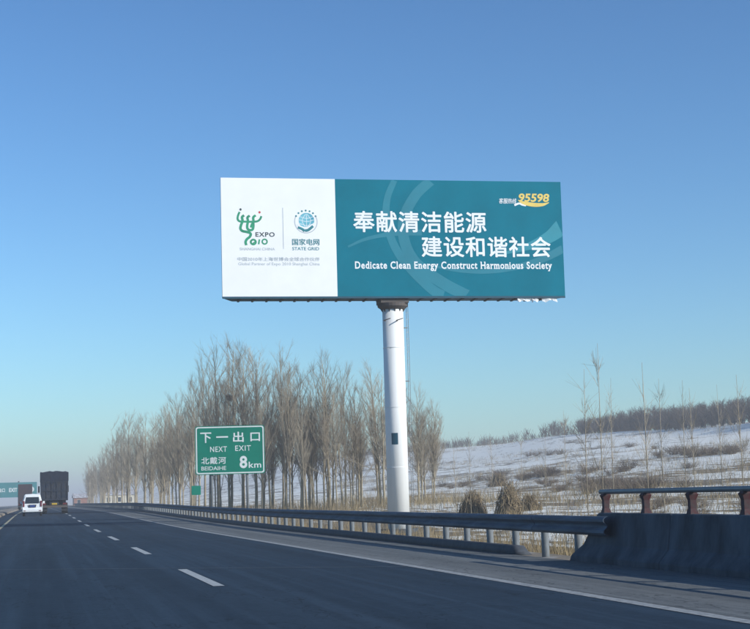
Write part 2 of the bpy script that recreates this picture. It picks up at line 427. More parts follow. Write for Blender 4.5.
# ------------------------------------------------------------------ billboard
def billboard():
    W, H, ZB = 17.6, 6.0, 11.11
    root = empty('billboard', (17.72, 75.18, 0), -.017)
    tag(root, 'tall single-pole billboard with white and teal face beside the expressway', 'billboard')
    gzb = ground_z(17.72, 76)
    def X(px, py): return -W / 2 + (px - 220 - (py - 178) * .028) / 341.2 * W
    def Z(px, py):
        top = 178 + (px - 220) * .0102; bot = 297 + (px - 220) * .0012
        return ZB + H * (bot - py) / (bot - top)
    D = 1.35
    fr = MB(); 
    fr.loft([[(-W / 2 - .012, .06, ZB - .02), (W / 2 + .012, .06, ZB - .02), (W / 2 + .012, .06, ZB + H + .012), (-W / 2 - .012, .06, ZB + H + .012)],
             [(-W / 2 + .6, D, ZB - .02), (W / 2 - .75, D, ZB - .02), (W / 2 - .75, D, ZB + H + .012), (-W / 2 + .6, D, ZB + H + .012)]])
    frame = fr.build('box_frame', M['teal_dark'], root)
    xs = X(333, 238)
    wp = MB().box(-W / 2, xs - .002, 0, .056, ZB + .05, ZB + H).build('white_face_panel', M['white_vinyl'], root)
    tp = MB().box(xs + .002, W / 2, 0, .056, ZB + .05, ZB + H).build('teal_face_panel', M['teal_vinyl'], root)
    # lower edge trim and the lattice under the floor of the box
    MB().box(-W / 2, W / 2, -.012, .058, ZB - .05, ZB + .046).build('bottom_trim', M['teal_dark'], root)
    for i in range(23):
        x = -W / 2 + .9 + i * (W - 2) / 22
        MB().box(x - .05, x + .05, .12, D - .05, ZB - .07, ZB - .022).build('floor_beam', M['dark_steel'], frame)
    # torn white sheeting caught under the right-hand end
    r2 = random.Random(3)
    for (a, b) in ((6.25, 7.0), (7.0, 7.35), (7.55, 8.35)):
        tn = MB(); n = 7; v = []
        for i in range(n):
            x = a + (b - a) * i / (n - 1)
            v += [(x, .02 + r2.uniform(0, .08), ZB - .06), (x + r2.uniform(-.05, .05), .02 + r2.uniform(-.06, .1), ZB - .12 - r2.uniform(.02, .16))]
        tn.add(v, [(2 * i, 2 * i + 1, 2 * i + 3, 2 * i + 2) for i in range(n - 1)])
        tn.build('torn_sheeting', M['white_vinyl'], root)
    # swooshes on the teal
    def TX(zx, zy): px, py = 335 + zx / 3.125, 170 + zy / 3.125; return (X(px, py), Z(px, py))
    def sw(pts, w0, y, m):
        p = spline([TX(*q) for q in pts]); n = len(p); mb = MB()
        p = [(q[0], min(max(q[1], ZB + .06 + 0), ZB + H - .01)) for q in p]
        ribbon(mb, p, [w0[0] + (w0[1] - w0[0]) * (i / (n - 1)) for i in range(n)], y)
        # keep the strokes inside the sheet
        mb.v = [(min(max(a, xs + .01), W / 2 - .01), b, min(max(c, ZB + .06), ZB + H - .01)) for a, b, c in mb.v]
        mb.build('swoosh', m, tp)
    sw([(292, 30), (240, 80), (205, 150), (205, 220), (240, 290), (320, 350), (405, 396)], (.5, .62), -.004, M['teal_light'])
    sw([(175, 30), (152, 90), (150, 160), (175, 240), (225, 310), (290, 372), (330, 396)], (.30, .55), -.0035, M['teal_light'])
    sw([(708, 180), (665, 212), (600, 240), (520, 262)], (.85, .12), -.0045, M['teal_pale'])
    sw([(712, 248), (640, 282), (560, 305), (470, 318), (380, 316), (290, 300)], (.42, .10), -.005, M['teal_light'])
    sw([(30, 240), (90, 215), (170, 200), (260, 196)], (.10, .30), -.0042, M['teal_light'])
    def bx(x0, x1, y0, y1): return X(x0, y0), X(x1, y0), Z((x0 + x1) / 2, y1), Z((x0 + x1) / 2, y0)
    text('lettering', '奉献清洁能源', M['print_white'], tp, *bx(349.3, 483.5, 211.5, 232.8), y=-.008, bold=.019, spacing=1.06)
    text('lettering', '建设和谐社会', M['print_white'], tp, *bx(417.5, 549.8, 236.8, 257.6), y=-.008, bold=.019, spacing=1.06)
    # slab serif look: bold sans with short foot bars
    text('lettering', 'Dedicate Clean Energy Construct Harmonious Society', M['print_white'], tp, *bx(351.5, 551, 261.8, 271.4), y=-.008, bold=.026, spacing=1.14, slab=True)
    text('lettering', '客服热线', M['print_white'], tp, *bx(497, 515, 198.2, 203.6), y=-.008, bold=.012, shear=.2)
    text('lettering', '95598', M['yellow'], tp, *bx(517.5, 549.3, 193.4, 202.0), y=-.009, bold=.03, shear=.15)
    mb = MB(); p = spline([(X(a, b), Z(a, b)) for a, b in ((517, 200), (522, 202.6), (532, 204.6), (542, 204.6), (549, 202.5))])
    ribbon(mb, p, [.04 + .17 * math.sin(math.pi * i / (len(p) - 1)) for i in range(len(p))], -.0075); mb.build('logo_swoosh', M['yellow'], tp)
    mb = MB(); p = spline([(X(a, b), Z(a, b)) for a, b in ((513, 205.2), (518, 203.4), (521, 204.6), (525, 205.4))])
    ribbon(mb, p, [.10] * len(p), -.0072); mb.build('logo_swoosh', M['print_white'], tp)
    # white panel: exhibition emblem
    def E_(zx, zy): px, py = 230 + zx / 11.44, 200 + zy / 11.44; return (X(px, py), Z(px, py))
    def stroke(pts, wd, m, y=-.006, nm='emblem_stroke'):
        mb = MB(); ribbon(mb, spline([E_(*q) for q in pts], 6), wd, y); mb.build(nm, m, wp)
    G = M['print_green']
    stroke([(100, 140), (84, 180), (80, 220), (100, 246), (150, 250), (220, 252), (290, 248), (325, 225), (342, 188)], .10, G)
    stroke([(150, 178), (128, 200), (134, 244), (118, 290), (112, 330), (132, 356), (175, 366), (214, 378), (226, 396), (214, 424), (184, 450), (170, 482), (178, 518)], .125, G, -.007)
    stroke([(212, 182), (188, 204), (194, 246), (186, 292), (190, 330), (216, 348), (246, 338), (254, 300), (252, 252)], .12, G, -.0065)
    stroke([(278, 178), (252, 202), (254, 250), (236, 288), (228, 318)], .12, G, -.0062)
    mb = MB(); disc(mb, *E_(255, 482), .17, .165, -.0066, inner=.45); mb.build('emblem_stroke', G, wp)
    stroke([(236, 512), (262, 488), (290, 470)], .05, G, -.0071)
    stroke([(322, 452), (314, 508)], .075, G)
    mb = MB(); disc(mb, *E_(380, 478), .155, .155, -.006, inner=.55); mb.build('emblem_stroke', G, wp)
    mb = MB(); disc(mb, *E_(110, 112), .055, .06, -.006); mb.build('emblem_dot', M['print_black'], wp)
    mb = MB(); disc(mb, *E_(320, 144), .055, .06, -.006); mb.build('emblem_dot', M['print_red'], wp)
    text('lettering', 'EXPO', M['print_black'], wp, *bx(254.2, 272.8, 232.4, 237.0), y=-.006, bold=.025, spacing=1.15)
    text('lettering', 'SHANGHAI CHINA', M['print_grey'], wp, *bx(239.2, 273.2, 247.8, 250.4), y=-.006, bold=.012)
    MB().box(X(281, 228) - .014, X(281, 228) + .014, -.006, -.002, Z(281, 249), Z(281, 208)).build('divider', M['print_grey'], wp)
    # white panel: globe emblem
    cx, cz = X(303.2, 222), Z(303.2, 222)
    rr = 7.6 / 341.2 * W
    gm = MB(); disc(gm, cx + .03, cz + .06, rr, rr, -.005); gm.build('globe', M['globe'], wp)
    gl = MB()
    for k in (-.55, 0, .55):
        ribbon(gl, spline([(cx + .03 + k * rr * .2, cz + rr), (cx + .03 + k * rr, cz + .06), (cx + .03 + k * rr * .2, cz - rr * .8)]), .022, -.0062)
    for k in (-.4, .1, .5):
        ribbon(gl, spline([(cx + .03 - rr * math.sqrt(1 - k * k), cz + .06 + k * rr), (cx + .03, cz + .02 + (k - .12) * rr), (cx + .03 + rr * math.sqrt(1 - k * k), cz + .06 + k * rr)]), .022, -.0066)
    gl.build('globe_lines', M['print_white'], wp)
    bd = MB(); ribbon(bd, spline([(cx - rr * 1.15, cz - rr * .42), (cx - rr * .2, cz - rr * .78), (cx + rr * .7, cz - rr * .5), (cx + rr * 1.25, cz - .02)]), [.09] * 25, -.0074)
    bd.build('globe_band', M['print_white'], wp)
    hb = MB(); ribbon(hb, spline([(cx - rr * 1.05, cz - rr * .72), (cx - rr * .5, cz - rr * .95), (cx - rr * .2, cz - rr * 1.22)]), .12, -.0078)
    ribbon(hb, spline([(cx - rr * .15, cz - rr * 1.15), (cx + rr * .3, cz - rr * 1.05), (cx + rr * .9, cz - rr * .55)]), .13, -.0079)
    hb.build('globe_hands', M['print_teal'], wp)
    rg = MB(); disc(rg, cx, cz, rr * 1.5, rr * 1.5, -.004, inner=.93, a0=R(150), a1=R(390)); rg.build('globe_ring', M['print_grey'], wp)
    for a in range(30, 151, 20):
        ds = MB(); disc(ds, cx + rr * 1.45 * math.cos(R(a)), cz + rr * 1.45 * math.sin(R(a)), .05, .05, -.004, n=8)
        ds.build('globe_dot', M['print_teal'], wp)
    text('lettering', '国家电网', M['print_teal'], wp, *bx(289.8, 316.4, 238.9, 245.4), y=-.006, bold=.012)
    text('lettering', 'STATE GRID', M['print_teal'], wp, *bx(290, 316.2, 247.2, 250.4), y=-.006, bold=.012)
    text('lettering', '中国2010年上海世博会全球合作伙伴', M['print_grey'], wp, *bx(237, 316.8, 257.2, 261.0), y=-.006, bold=.004)
    text('lettering', 'Global Partner of Expo 2010 Shanghai China', M['print_grey'], wp, *bx(238, 316.8, 262.4, 266.2), y=-.006, bold=.004)
    # pole with flange, ladder, brackets and pasted notice
    px_, py_ = -.12, .72
    pl = MB(); pl.tube([(px_, py_, gzb - .5), (px_, py_, 10.72)], [.55, .53], 40)
    pole = pl.build('pole', M['pole'], root, smooth=True)
    for p in pole.data.polygons:
        if len(p.vertices) > 4: p.use_smooth = False
    for z in (2.6, 5.6, 8.6): MB().tube([(px_, py_, z), (px_, py_, z + .035)], .552, 40).build('weld_band', M['pole'], pole)
    fl = MB(); fl.tube([(px_, py_, 10.56), (px_, py_, 10.70), (px_, py_, 10.86)], [.57, .76, .78], 28); fl.box(px_ - .72, px_ + .72, .12, 1.3, 10.855, 11.04)
    fl.build('flange', M['rust'], root)
    for a in range(0, 360, 30):
        c, s = math.cos(R(a)), math.sin(R(a))
        gs = MB(); gs.add([(px_ + c * .5 - s * .02, py_ + s * .5 + c * .02, 10.38), (px_ + c * .5 + s * .02, py_ + s * .5 - c * .02, 10.38), (px_ + c * .64 + s * .02, py_ + s * .64 - c * .02, 10.60), (px_ + c * .64 - s * .02, py_ + s * .64 + c * .02, 10.60), (px_ + c * .5 - s * .02, py_ + s * .5 + c * .02, 10.60), (px_ + c * .5 + s * .02, py_ + s * .5 - c * .02, 10.60)],
                         [(0, 1, 2, 3), (2, 1, 5), (0, 3, 4), (3, 2, 5, 4), (0, 4, 5, 1)])
        gs.build('gusset', M['rust'], root)
    bp = MB(); bp.tube([(px_, py_, gzb - .05), (px_, py_, gzb + .18)], .95, 24); bp.build('footing', M['concrete'], root)
    lx = px_ + .72
    lad = MB()
    for s in (-.2, .2): lad.tube([(lx, py_ - .1 + s, gzb + .9), (lx, py_ - .1 + s, 10.9)], .014, 6)
    ladder = lad.build('ladder', M['post_steel'], root)
    rung = MB().tube([(0, -.2, 0), (0, .2, 0)], .010, 5).mesh('rung', M['pole'])
    z = gzb + 1.1
    while z < 10.7: share('rung', rung, ladder, (lx, py_ - .1, z)); z += .33
    for z in (1.5, 4.2, 6.9, 9.6): MB().box(px_ + .5, lx, py_ - .12, py_ - .08, z, z + .05).build('ladder_bracket', M['post_steel'], ladder)
    for sx in (-.62, .18):
        b = MB(); b.tube([(px_ + sx * .8, py_ - .42, 9.95), (px_ + sx * .8 - .14, py_ - .80, 9.93), (px_ + sx * .8 + .16, py_ - .95, 10.02)], [.03, .028, .022], 6)
        b.build('lamp_bracket', M['rust'], root)
    nb = MB(); n = 8; v = []
    for i in range(n):
        a = R(-128 + 34 * i / (n - 1)); v += [(px_ + .556 * math.cos(a), py_ + .556 * math.sin(a), 3.75), (px_ + .556 * math.cos(a), py_ + .556 * math.sin(a), 4.32)]
    nb.add(v, [(2 * i, 2 * i + 2, 2 * i + 3, 2 * i + 1) for i in range(n - 1)]); nb.build('notice', M['teal_dark'], pole)
billboard()

# ------------------------------------------------------------------ exit sign
def exit_sign():
    Y0 = 100.0; x0, x1 = 9.93, 14.40; zb, zt = 2.86, 5.98
    g = ground_z(12, Y0)
    root = empty('exit_sign', (12.12, Y0, 0), R(-9))
    tag(root, 'green rectangular expressway exit sign on two posts behind the guardrail', 'road sign')
    ox = 12.12; a, b = x0 - ox, x1 - ox
    pn = MB(); pn.loft([rrect(a, b, zb, zt, .16, 0), rrect(a, b, zb, zt, .16, .05)])
    panel = pn.build('panel', M['sign_green'], root)
    bo = MB(); o = rrect(a + .05, b - .05, zb + .05, zt - .05, .14, -.004); i = rrect(a + .125, b - .125, zb + .125, zt - .125, .11, -.004)
    n = len(o); bo.add(o + i, [(k, (k + 1) % n, n + (k + 1) % n, n + k) for k in range(n)])
    bo.build('border', M['sign_white'], panel)
    def q(u0, u1, v0, v1): return a + (b - a) * u0, a + (b - a) * u1, zb + (zt - zb) * v0, zb + (zt - zb) * v1
    Wt = M['sign_white']
    text('lettering', '下', Wt, panel, *q(.075, .235, .655, .87), y=-.006, bold=.02)
    text('lettering', '一', Wt, panel, *q(.305, .475, .755, .785), y=-.006, bold=.0)
    text('lettering', '出', Wt, panel, *q(.545, .70, .655, .87), y=-.006, bold=.02)
    text('lettering', '口', Wt, panel, *q(.795, .935, .665, .845), y=-.006, bold=.02)
    text('lettering', 'NEXT', Wt, panel, *q(.215, .455, .465, .575), y=-.006, bold=.01, spacing=1.15)
    text('lettering', 'EXIT', Wt, panel, *q(.575, .80, .475, .585), y=-.006, bold=.01, spacing=1.15)
    text('lettering', '北戴河', Wt, panel, *q(.085, .44, .215, .36), y=-.006, bold=.014, spacing=1.1)
    text('lettering', 'BEIDAIHE', Wt, panel, *q(.085, .44, .09, .17), y=-.006, bold=.006)
    text('lettering', '8', Wt, panel, *q(.635, .745, .115, .37), y=-.006, bold=.03)
    text('lettering', 'km', Wt, panel, *q(.765, .945, .12, .245), y=-.006, bold=.015, spacing=1.1)
    for x in (-1.17, 1.12):
        p = MB(); p.tube([(x, .16, g - .3 - 0), (x, .16, zt - .15)], .085, 14); p.build('post', M['post_steel'], root, smooth=True)
    for z in (zb + .5, zb + 1.55, zt - .5):
        MB().box(a + .2, b - .2, .053, .075, z - .04, z + .04).build('brace', M['sign_back'], root)
exit_sign()
def marker():
    x, y = 11.15, 112.0; g = ground_z(x, y)
    root = empty('kilometre_marker', (x, y, g)); tag(root, 'small green marker plate on a thin post left of the exit sign', 'road marker')
    MB().tube([(0, .05, -.2), (0, .05, 2.9)], .035, 8).build('post', M['post_steel'], root)
    z0 = 2.0 - g
    p = MB(); p.loft([rrect(-.33, .33, 1.62 - g, 2.28 - g, .06, 0), rrect(-.33, .33, 1.62 - g, 2.28 - g, .06, .02)]); p.build('plate', M['sign_green'], root)
marker()

# ------------------------------------------------------------------ guardrail and bridge parapet
def guardrail():
    X0 = 9.66
    root = empty('guardrail', (X0, 27, 0)); tag(root, 'galvanised steel guardrail with round posts running along the road shoulder', 'guardrail')
    # two-wave beam section (x,z) around z = .64
    sec = [(-.005, .17), (-.045, .155), (-.085, .12), (-.085, .075), (-.03, .025), (-.02, 0), (-.03, -.025), (-.085, -.075), (-.085, -.12), (-.045, -.155), (-.005, -.17)]
    back = [(x + .012, z) for x, z in sec[::-1]]
    ring = sec + back
    L = 4.0
    mb = MB(); mb.loft([[(x - .03, 0, z) for x, z in ring], [(x - .03, L + .12, z) for x, z in ring]])
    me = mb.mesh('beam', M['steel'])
    pm = MB().tube([(0, 0, -.35), (0, 0, .76)], .075, 14).mesh('post', M['post_steel'], smooth=True)
    cap = MB().tube([(0, 0, 0), (0, 0, .03), (0, 0, .05)], [.082, .075, .03], 12).mesh('post_cap', M['post_steel'])
    blk = MB().box(-.10, -.012, -.07, .07, -.10, .10).mesh('spacer', M['steel'])
    y = 25.55
    i = 0
    while y < 420:
        z0, z1 = gz(y), gz(y + L)
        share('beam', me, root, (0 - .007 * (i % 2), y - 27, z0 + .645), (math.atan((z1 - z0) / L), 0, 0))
        y += L; i += 1
    y = 27.45; k = 0
    while y < 420:
        x = .10; lean = rng.uniform(-.012, .012)
        p = share('post', pm, root, (x, y - 27, gz(y)), (lean, rng.uniform(-.01, .01), 0))
        if y < 110:
            share('post_cap', cap, p, (0, 0, .75)); share('spacer', blk, p, (0, 0, .645))
        y += 1.93 + rng.uniform(-.04, .04); k += 1
guardrail()
def parapet():
    root = empty('bridge_parapet', (9.7, 20, 0)); tag(root, 'dark concrete bridge parapet with steel handrail at the right of the road', 'parapet')
    def ring(y, f=0.0): # f = how far the sloped end leans back with height
        pts = [(-.14, -.02), (-.14, .10), (.03, .30), (.10, .845), (.12, .865), (.34, .865), (.36, .845), (.40, -.75), (-.10, -.75)]
        return [(x, y + f * max(z, 0), z) for x, z in pts]
    segs = [(-26, -20), (-20, -14), (-14, -8), (-8, -2), (-2, 3.2), (3.2, 7.45)]
    for a, b in segs:
        mb = MB(); last = b == 7.45
        mb.loft([ring(a + .012), ring(b - .012, -1.1 if last else 0)])
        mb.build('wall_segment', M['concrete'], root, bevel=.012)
    rl = MB(); rl.tube([(.22, -26, 1.235), (.22, 6.62, 1.235)], .042, 12); rl.build('handrail', M['rail_paint'], root, smooth=True)
    pm = MB()
    pm.loft([[(.15, -.09, .86), (.29, -.09, .86), (.29, .09, .86), (.15, .09, .86)], [(.17, -.055, .95), (.27, -.055, .95), (.27, .055, .95), (.17, .055, .95)],
             [(.17, -.055, 1.08), (.27, -.055, 1.08), (.27, .055, 1.08), (.17, .055, 1.08)], [(.14, -.075, 1.17), (.30, -.075, 1.17), (.30, .075, 1.17), (.14, .075, 1.17)], [(.17, -.06, 1.20), (.27, -.06, 1.20), (.27, .06, 1.20), (.17, .06, 1.20)]])
    me = pm.mesh('handrail_post', M['red_post'])
    for y in [6.38 - 1.88 * k for k in range(17)]: share('handrail_post', me, root, (0, y, 0))
parapet()

# ------------------------------------------------------------------ bare trees
def norm(v): return v / np.linalg.norm(v)
class Twigs:
    """fast collector of thin three-sided tapering stems"""
    def __init__(s): s.mb = MB()
    def stem(s, pts, r0, r1, n=3):
        k = len(pts); s.mb.tube(pts, [r0 + (r1 - r0) * i / (k - 1) for i in range(k)], n, cap=False)
def poplar_meshes(seed, h=12.0, dens=1.0, spread=1.0, name='poplar'):
    r = np.random.RandomState(seed)
    tk = MB(); n = 9; px = np.cumsum(r.normal(0, .05, n)); py = np.cumsum(r.normal(0, .05, n)); px -= px[0]; py -= py[0]
    tp = [np.array((px[i], py[i], h * .97 * i / (n - 1) - (.25 if i == 0 else 0))) for i in range(n)]
    rad = [.0080 * h * (1 - i / (n - 1)) ** .9 + .012 for i in range(n)]; rad[0] *= 1.15
    tk.tube(tp, rad, 9)
    def trunk(z):
        t = min(max(z / (h * .97), 0), .999) * (n - 1); i = int(t); return tp[i] * (1 - (t - i)) + tp[i + 1] * (t - i)
    T = Twigs()
    nb = int(58 * dens)
    leaders = []
    for b in range(r.randint(4, 8)):                       # upright secondary stems give the broom-shaped head
        z = h * r.uniform(.2, .5); az = r.rand() * 6.28; ang = R(r.uniform(5, 16)); ln = (h * r.uniform(.70, .90) - z) / math.cos(ang)
        d = np.array((math.cos(az) * math.sin(ang), math.sin(az) * math.sin(ang), math.cos(ang))); pts = [trunk(z)]
        for i in range(6): d = norm(d + r.normal(0, .04, 3) + np.array((0, 0, .03))); pts.append(pts[-1] + d * ln / 6)
        T.stem(pts, .0036 * h, .006, 5); leaders.append((pts, z, ln))
    for b in range(nb):
        z = h * (.24 + .72 * ((b + r.rand()) / nb) ** .92)
        az = r.rand() * 2 * math.pi; frac = 1 - z / h
        ln = (1.1 + h * .33 * frac ** .75) * r.uniform(.65, 1.15)
        ang = R(r.uniform(18, 46)) * spread
        d = np.array((math.cos(az) * math.sin(ang), math.sin(az) * math.sin(ang), math.cos(ang)))
        p = trunk(z); seg = 5
        if b % 2 and leaders:
            lp, lz, ll = leaders[r.randint(len(leaders))]; t = r.uniform(.12, .97) * 6; i = min(int(t), 5); p = lp[i] * (1 - (t - i)) + lp[i + 1] * (t - i); ln *= .62
        pts = [p]
        for i in range(seg):
            d = norm(d + np.array((0, 0, .10)) + r.normal(0, .09, 3)); pts.append(pts[-1] + d * ln / seg)
        r0 = .006 + .006 * ln
        T.stem(pts, r0, .005, 4)
        for k in range(int(ln * 4.2) + 4):
            t = r.uniform(.15, 1.0) * seg; i = min(int(t), seg - 1); q = pts[i] * (1 - (t - i)) + pts[i + 1] * (t - i)
            dd = norm(norm(pts[i + 1] - pts[i]) + r.normal(0, .30, 3) + np.array((0, 0, .28))); l2 = r.uniform(.5, 1.25) * (1 - .35 * t / seg)
            q1 = q + dd * l2 * .5; q2 = q1 + norm(dd + r.normal(0, .15, 3) + np.array((0, 0, .2))) * l2 * .5
            T.stem([q, q1, q2], .0054, .0022, 3)
            for j in range(2):
                qq = q + (q1 - q) * r.uniform(.3, 1); d3 = norm(dd + r.normal(0, .45, 3) + np.array((0, 0, .3)))
                T.stem([qq, qq + d3 * r.uniform(.25, .75)], .0036, .002, 3)
    return tk.mesh(name + '_trunk', M['bark'], smooth=True), T.mb.mesh(name + '_crown', M['twig'], recalc=False)
POP = [poplar_meshes(11 + i, 12.0, (1.0, 1.15, .9, 1.1, 1.0, .8)[i], (1, .85, 1.1, .95, .8, 1.15)[i]) for i in range(6)]
def poplar(x, y, h, label, group, k):
    z = ground_z(x, y); root = empty('poplar_tree', (x, y, z), rng.uniform(0, 6.28)); s = h / 12.0
    tag(root, label, 'tree', group)
    wd = rng.uniform(.85, 1.25)
    root.scale = (s * wd, s * wd, s); root.rotation_euler.x = rng.gauss(0, .02); root.rotation_euler.y = rng.gauss(0, .02)
    share('trunk', POP[k][0], root); share('crown', POP[k][1], root)
    return root
BELT = [(14.6, 465, 13), (14.5, 400, 12.5), (14.5, 330, 13), (14.7, 295, 14.2), (14.7, 260, 15.5), (15.0, 225, 13.6), (15.3, 200, 13), (16.0, 180, 13.2), (16.4, 170, 14.0),
        (16.8, 160, 15.6), (17.4, 153, 16.0), (18.0, 148, 16.6), (18.8, 145, 15.6), (19.7, 143, 14.6), (20.8, 141, 12.2), (22.1, 140, 14.3), (23.3, 139, 13.0), (24.3, 139, 12.2), (25.7, 138, 13.8), (27.2, 138, 12.4),
        (28.4, 138, 10.6), (30.4, 138, 12.2), (32.0, 137, 9.8), (33.6, 135, 10.4), (34.6, 135, 8.8)]
def belt_name(x, y):
    if y > 215: return 'bare leafless poplar at the far left end of the roadside belt', 'bare poplars at the far left end of the belt'
    if x < 17.2: return 'bare leafless poplar in the roadside belt just left of the green exit sign', 'bare poplars left of the exit sign'
    if x < 20.5: return 'bare leafless poplar rising behind the green exit sign', 'bare poplars behind the exit sign'
    if x < 30.0: return 'bare leafless poplar between the green exit sign and the billboard pole', 'bare poplars between exit sign and billboard pole'
    return 'bare leafless poplar in the thin end of the belt right beside the billboard pole', 'bare poplars at the right end of the belt'
nest_tree = None
MORE = [(15.6, 455, 12), (16.5, 480, 12.5), (17.5, 430, 11.5), (16.8, 400, 12), (14.4, 440, 12.5), (14.6, 375, 12.5), (14.5, 352, 13), (14.6, 312, 13.5), (14.7, 278, 14.5), (14.8, 243, 14), (15.1, 212, 13), (15.6, 190, 12.8)]
for i, (x, y, h) in enumerate(BELT + MORE):
    lab, grp = belt_name(x, y)
    if i == 11:
        lab, grp = 'tallest bare poplar holding a dark bird nest above the exit sign', None
    t = poplar(x, y, h, lab, grp, i % 6)
    if i == 11: nest_tree = (x, y, t)
    for j in range((2 if 16.5 < x < 20 else 4) if y < 215 else 2):
        s = 1 + rng.uniform(-.05, .09) + (.03 if j == 2 else 0)
        jx = x * s + rng.uniform(-.6, .6) * (1 if y < 200 else .5); jy = y * s + rng.uniform(-3, 3)
        if jx < 13.4: jx = 13.4 + rng.uniform(0, 1)
        if jx / jy > .258: continue
        poplar(jx, jy, h * rng.uniform(.60, .92), *belt_name(jx, jy), rng.randrange(6))
def nest():
    x, y, t = nest_tree; z = ground_z(x, y) + 11.3
    r = np.random.RandomState(5); T = Twigs()
    for i in range(170):
        a = r.rand() * 6.28; e = r.uniform(-1.1, .5); p = np.array((math.cos(a) * math.cos(e), math.sin(a) * math.cos(e), math.sin(e) * .8)) * r.uniform(.22, .4)
        d = norm(np.cross(p, r.normal(0, 1, 3))) * r.uniform(.15, .32)
        T.stem([p - d, p + d * .2, p + d], .018, .01, 3)
    root = T.mb.build('bird_nest', M['nest'], recalc=False); root.location = (x + .06, y, z)
    tag(root, 'dark round bird nest of twigs high in the tallest poplar', 'nest')
nest()
# young thin poplars in front of the field
SAP = []
def sapling_meshes(seed):
    r = np.random.RandomState(seed); h = 5.0
    tk = MB(); tk.tube([(0, 0, -.2), (r.normal(0, .02), r.normal(0, .02), h * .5), (r.normal(0, .05), r.normal(0, .05), h)], [.019, .012, .004], 6)
    T = Twigs()
    for b in range(30):
        z = h * (.2 + .68 * r.rand()); az = r.rand() * 6.28; ln = r.uniform(.4, 1.6) * (1.1 - z / h); ang = R(r.uniform(18, 42))
        d = np.array((math.cos(az) * math.sin(ang), math.sin(az) * math.sin(ang), math.cos(ang))); p = np.array((0, 0, z)); pts = [p]
        for i in range(3): d = norm(d + np.array((0, 0, .1)) + r.normal(0, .06, 3)); pts.append(pts[-1] + d * ln / 3)
        T.stem(pts, .005, .002, 3)
        for j in range(3):
            q = pts[1] + (pts[2] - pts[1]) * r.rand(); T.stem([q, q + norm(d + r.normal(0, .3, 3)) * r.uniform(.2, .5)], .003, .0016, 3)
    return tk.mesh('sapling_trunk', M['twig'], smooth=True), T.mb.mesh('sapling_crown', M['twig'], recalc=False)
SAP = [sapling_meshes(40 + i) for i in range(4)]
def sapling(x, y, h, label, group=None):
    root = empty('young_poplar', (x, y, ground_z(x, y)), rng.uniform(0, 6.28)); root.scale = (h / 5,) * 3
    tag(root, label, 'tree', group); k = rng.randrange(4)
    share('trunk', SAP[k][0], root); share('crown', SAP[k][1], root)
def ray_xy(px, y):                                   # where a bearing of the photograph crosses distance y
    return y * math.tan(HEAD + math.atan((px - 5 - 375) / 1550.0))
for px, y, h in ((586, 41, 5.3), (601, 45, 6.4), (646, 38, 5.2), (662, 52, 5.6), (693, 40, 4.6), (741, 33, 4.5), (720, 58, 5.4), (566, 62, 5.0), (612, 70, 6.6), (545, 66, 4.2), (522, 74, 4.4), (470, 78, 4.8), (455, 70, 4.2), (492, 95, 5), (684, 64, 6)):
    sapling(ray_xy(px, y), y, h, 'thin young bare poplar standing in the snowy field right of billboard pole', 'young poplars in the snowy field')

# ------------------------------------------------------------------ brush, wood, grass, stalk shocks
def brush_mesh(seed, n=90):
    r = np.random.RandomState(seed); T = Twigs()
    for i in range(n):
        az = r.rand() * 6.28; rr = r.uniform(0, .5); p = np.array((math.cos(az) * rr, math.sin(az) * rr, -.05))
        d = norm(np.array((math.cos(az) * .55, math.sin(az) * .55, 1.0)) + r.normal(0, .3, 3)); l = r.uniform(.5, 1.35)
        q = p + d * l * .5; e = q + norm(d + r.normal(0, .25, 3)) * l * .5
        T.stem([p, q, e], .013, .004, 3)
        for j in range(2): T.stem([q, q + norm(d + r.normal(0, .5, 3)) * l * .45], .007, .003, 3)
    return T.mb.mesh('brush', M['brush'], recalc=False)
BR = [brush_mesh(60 + i) for i in range(4)]
def shrubs():
    r = random.Random(21); n = 0
    rows = [(44, .9, 30, (560, 660)), (52, .8, 14, (430, 560)), (62, 1.1, 22, (470, 640)), (78, 1.2, 12, (640, 748)), (100, 1.3, 12, (440, 620)), (30, .6, 10, (640, 748))]
    for xr, s, cnt, rng_px in rows:
        for i in range(cnt):
            px = r.gauss((rng_px[0] + rng_px[1]) / 2, (rng_px[1] - rng_px[0]) * .36); b = HEAD + math.atan((px - 380) / 1550.0); x = xr + r.uniform(-3, 3) + r.uniform(0, 3); y = x / math.tan(b)
            if y > 330: continue
            o = bpy.data.objects.new('dry_shrub', BR[r.randrange(4)]); COL.objects.link(o)
            k = s * r.uniform(.6, 1.25); o.location = (x, y, ground_z(x, y)); o.scale = (k * 1.3, k * 1.3, k * .95); o.rotation_euler.z = r.uniform(0, 6.28)
            tag(o, 'small dry brown shrub on the snowy slope right of billboard pole', 'shrub', 'dry shrubs on the snowy slope')
shrubs()
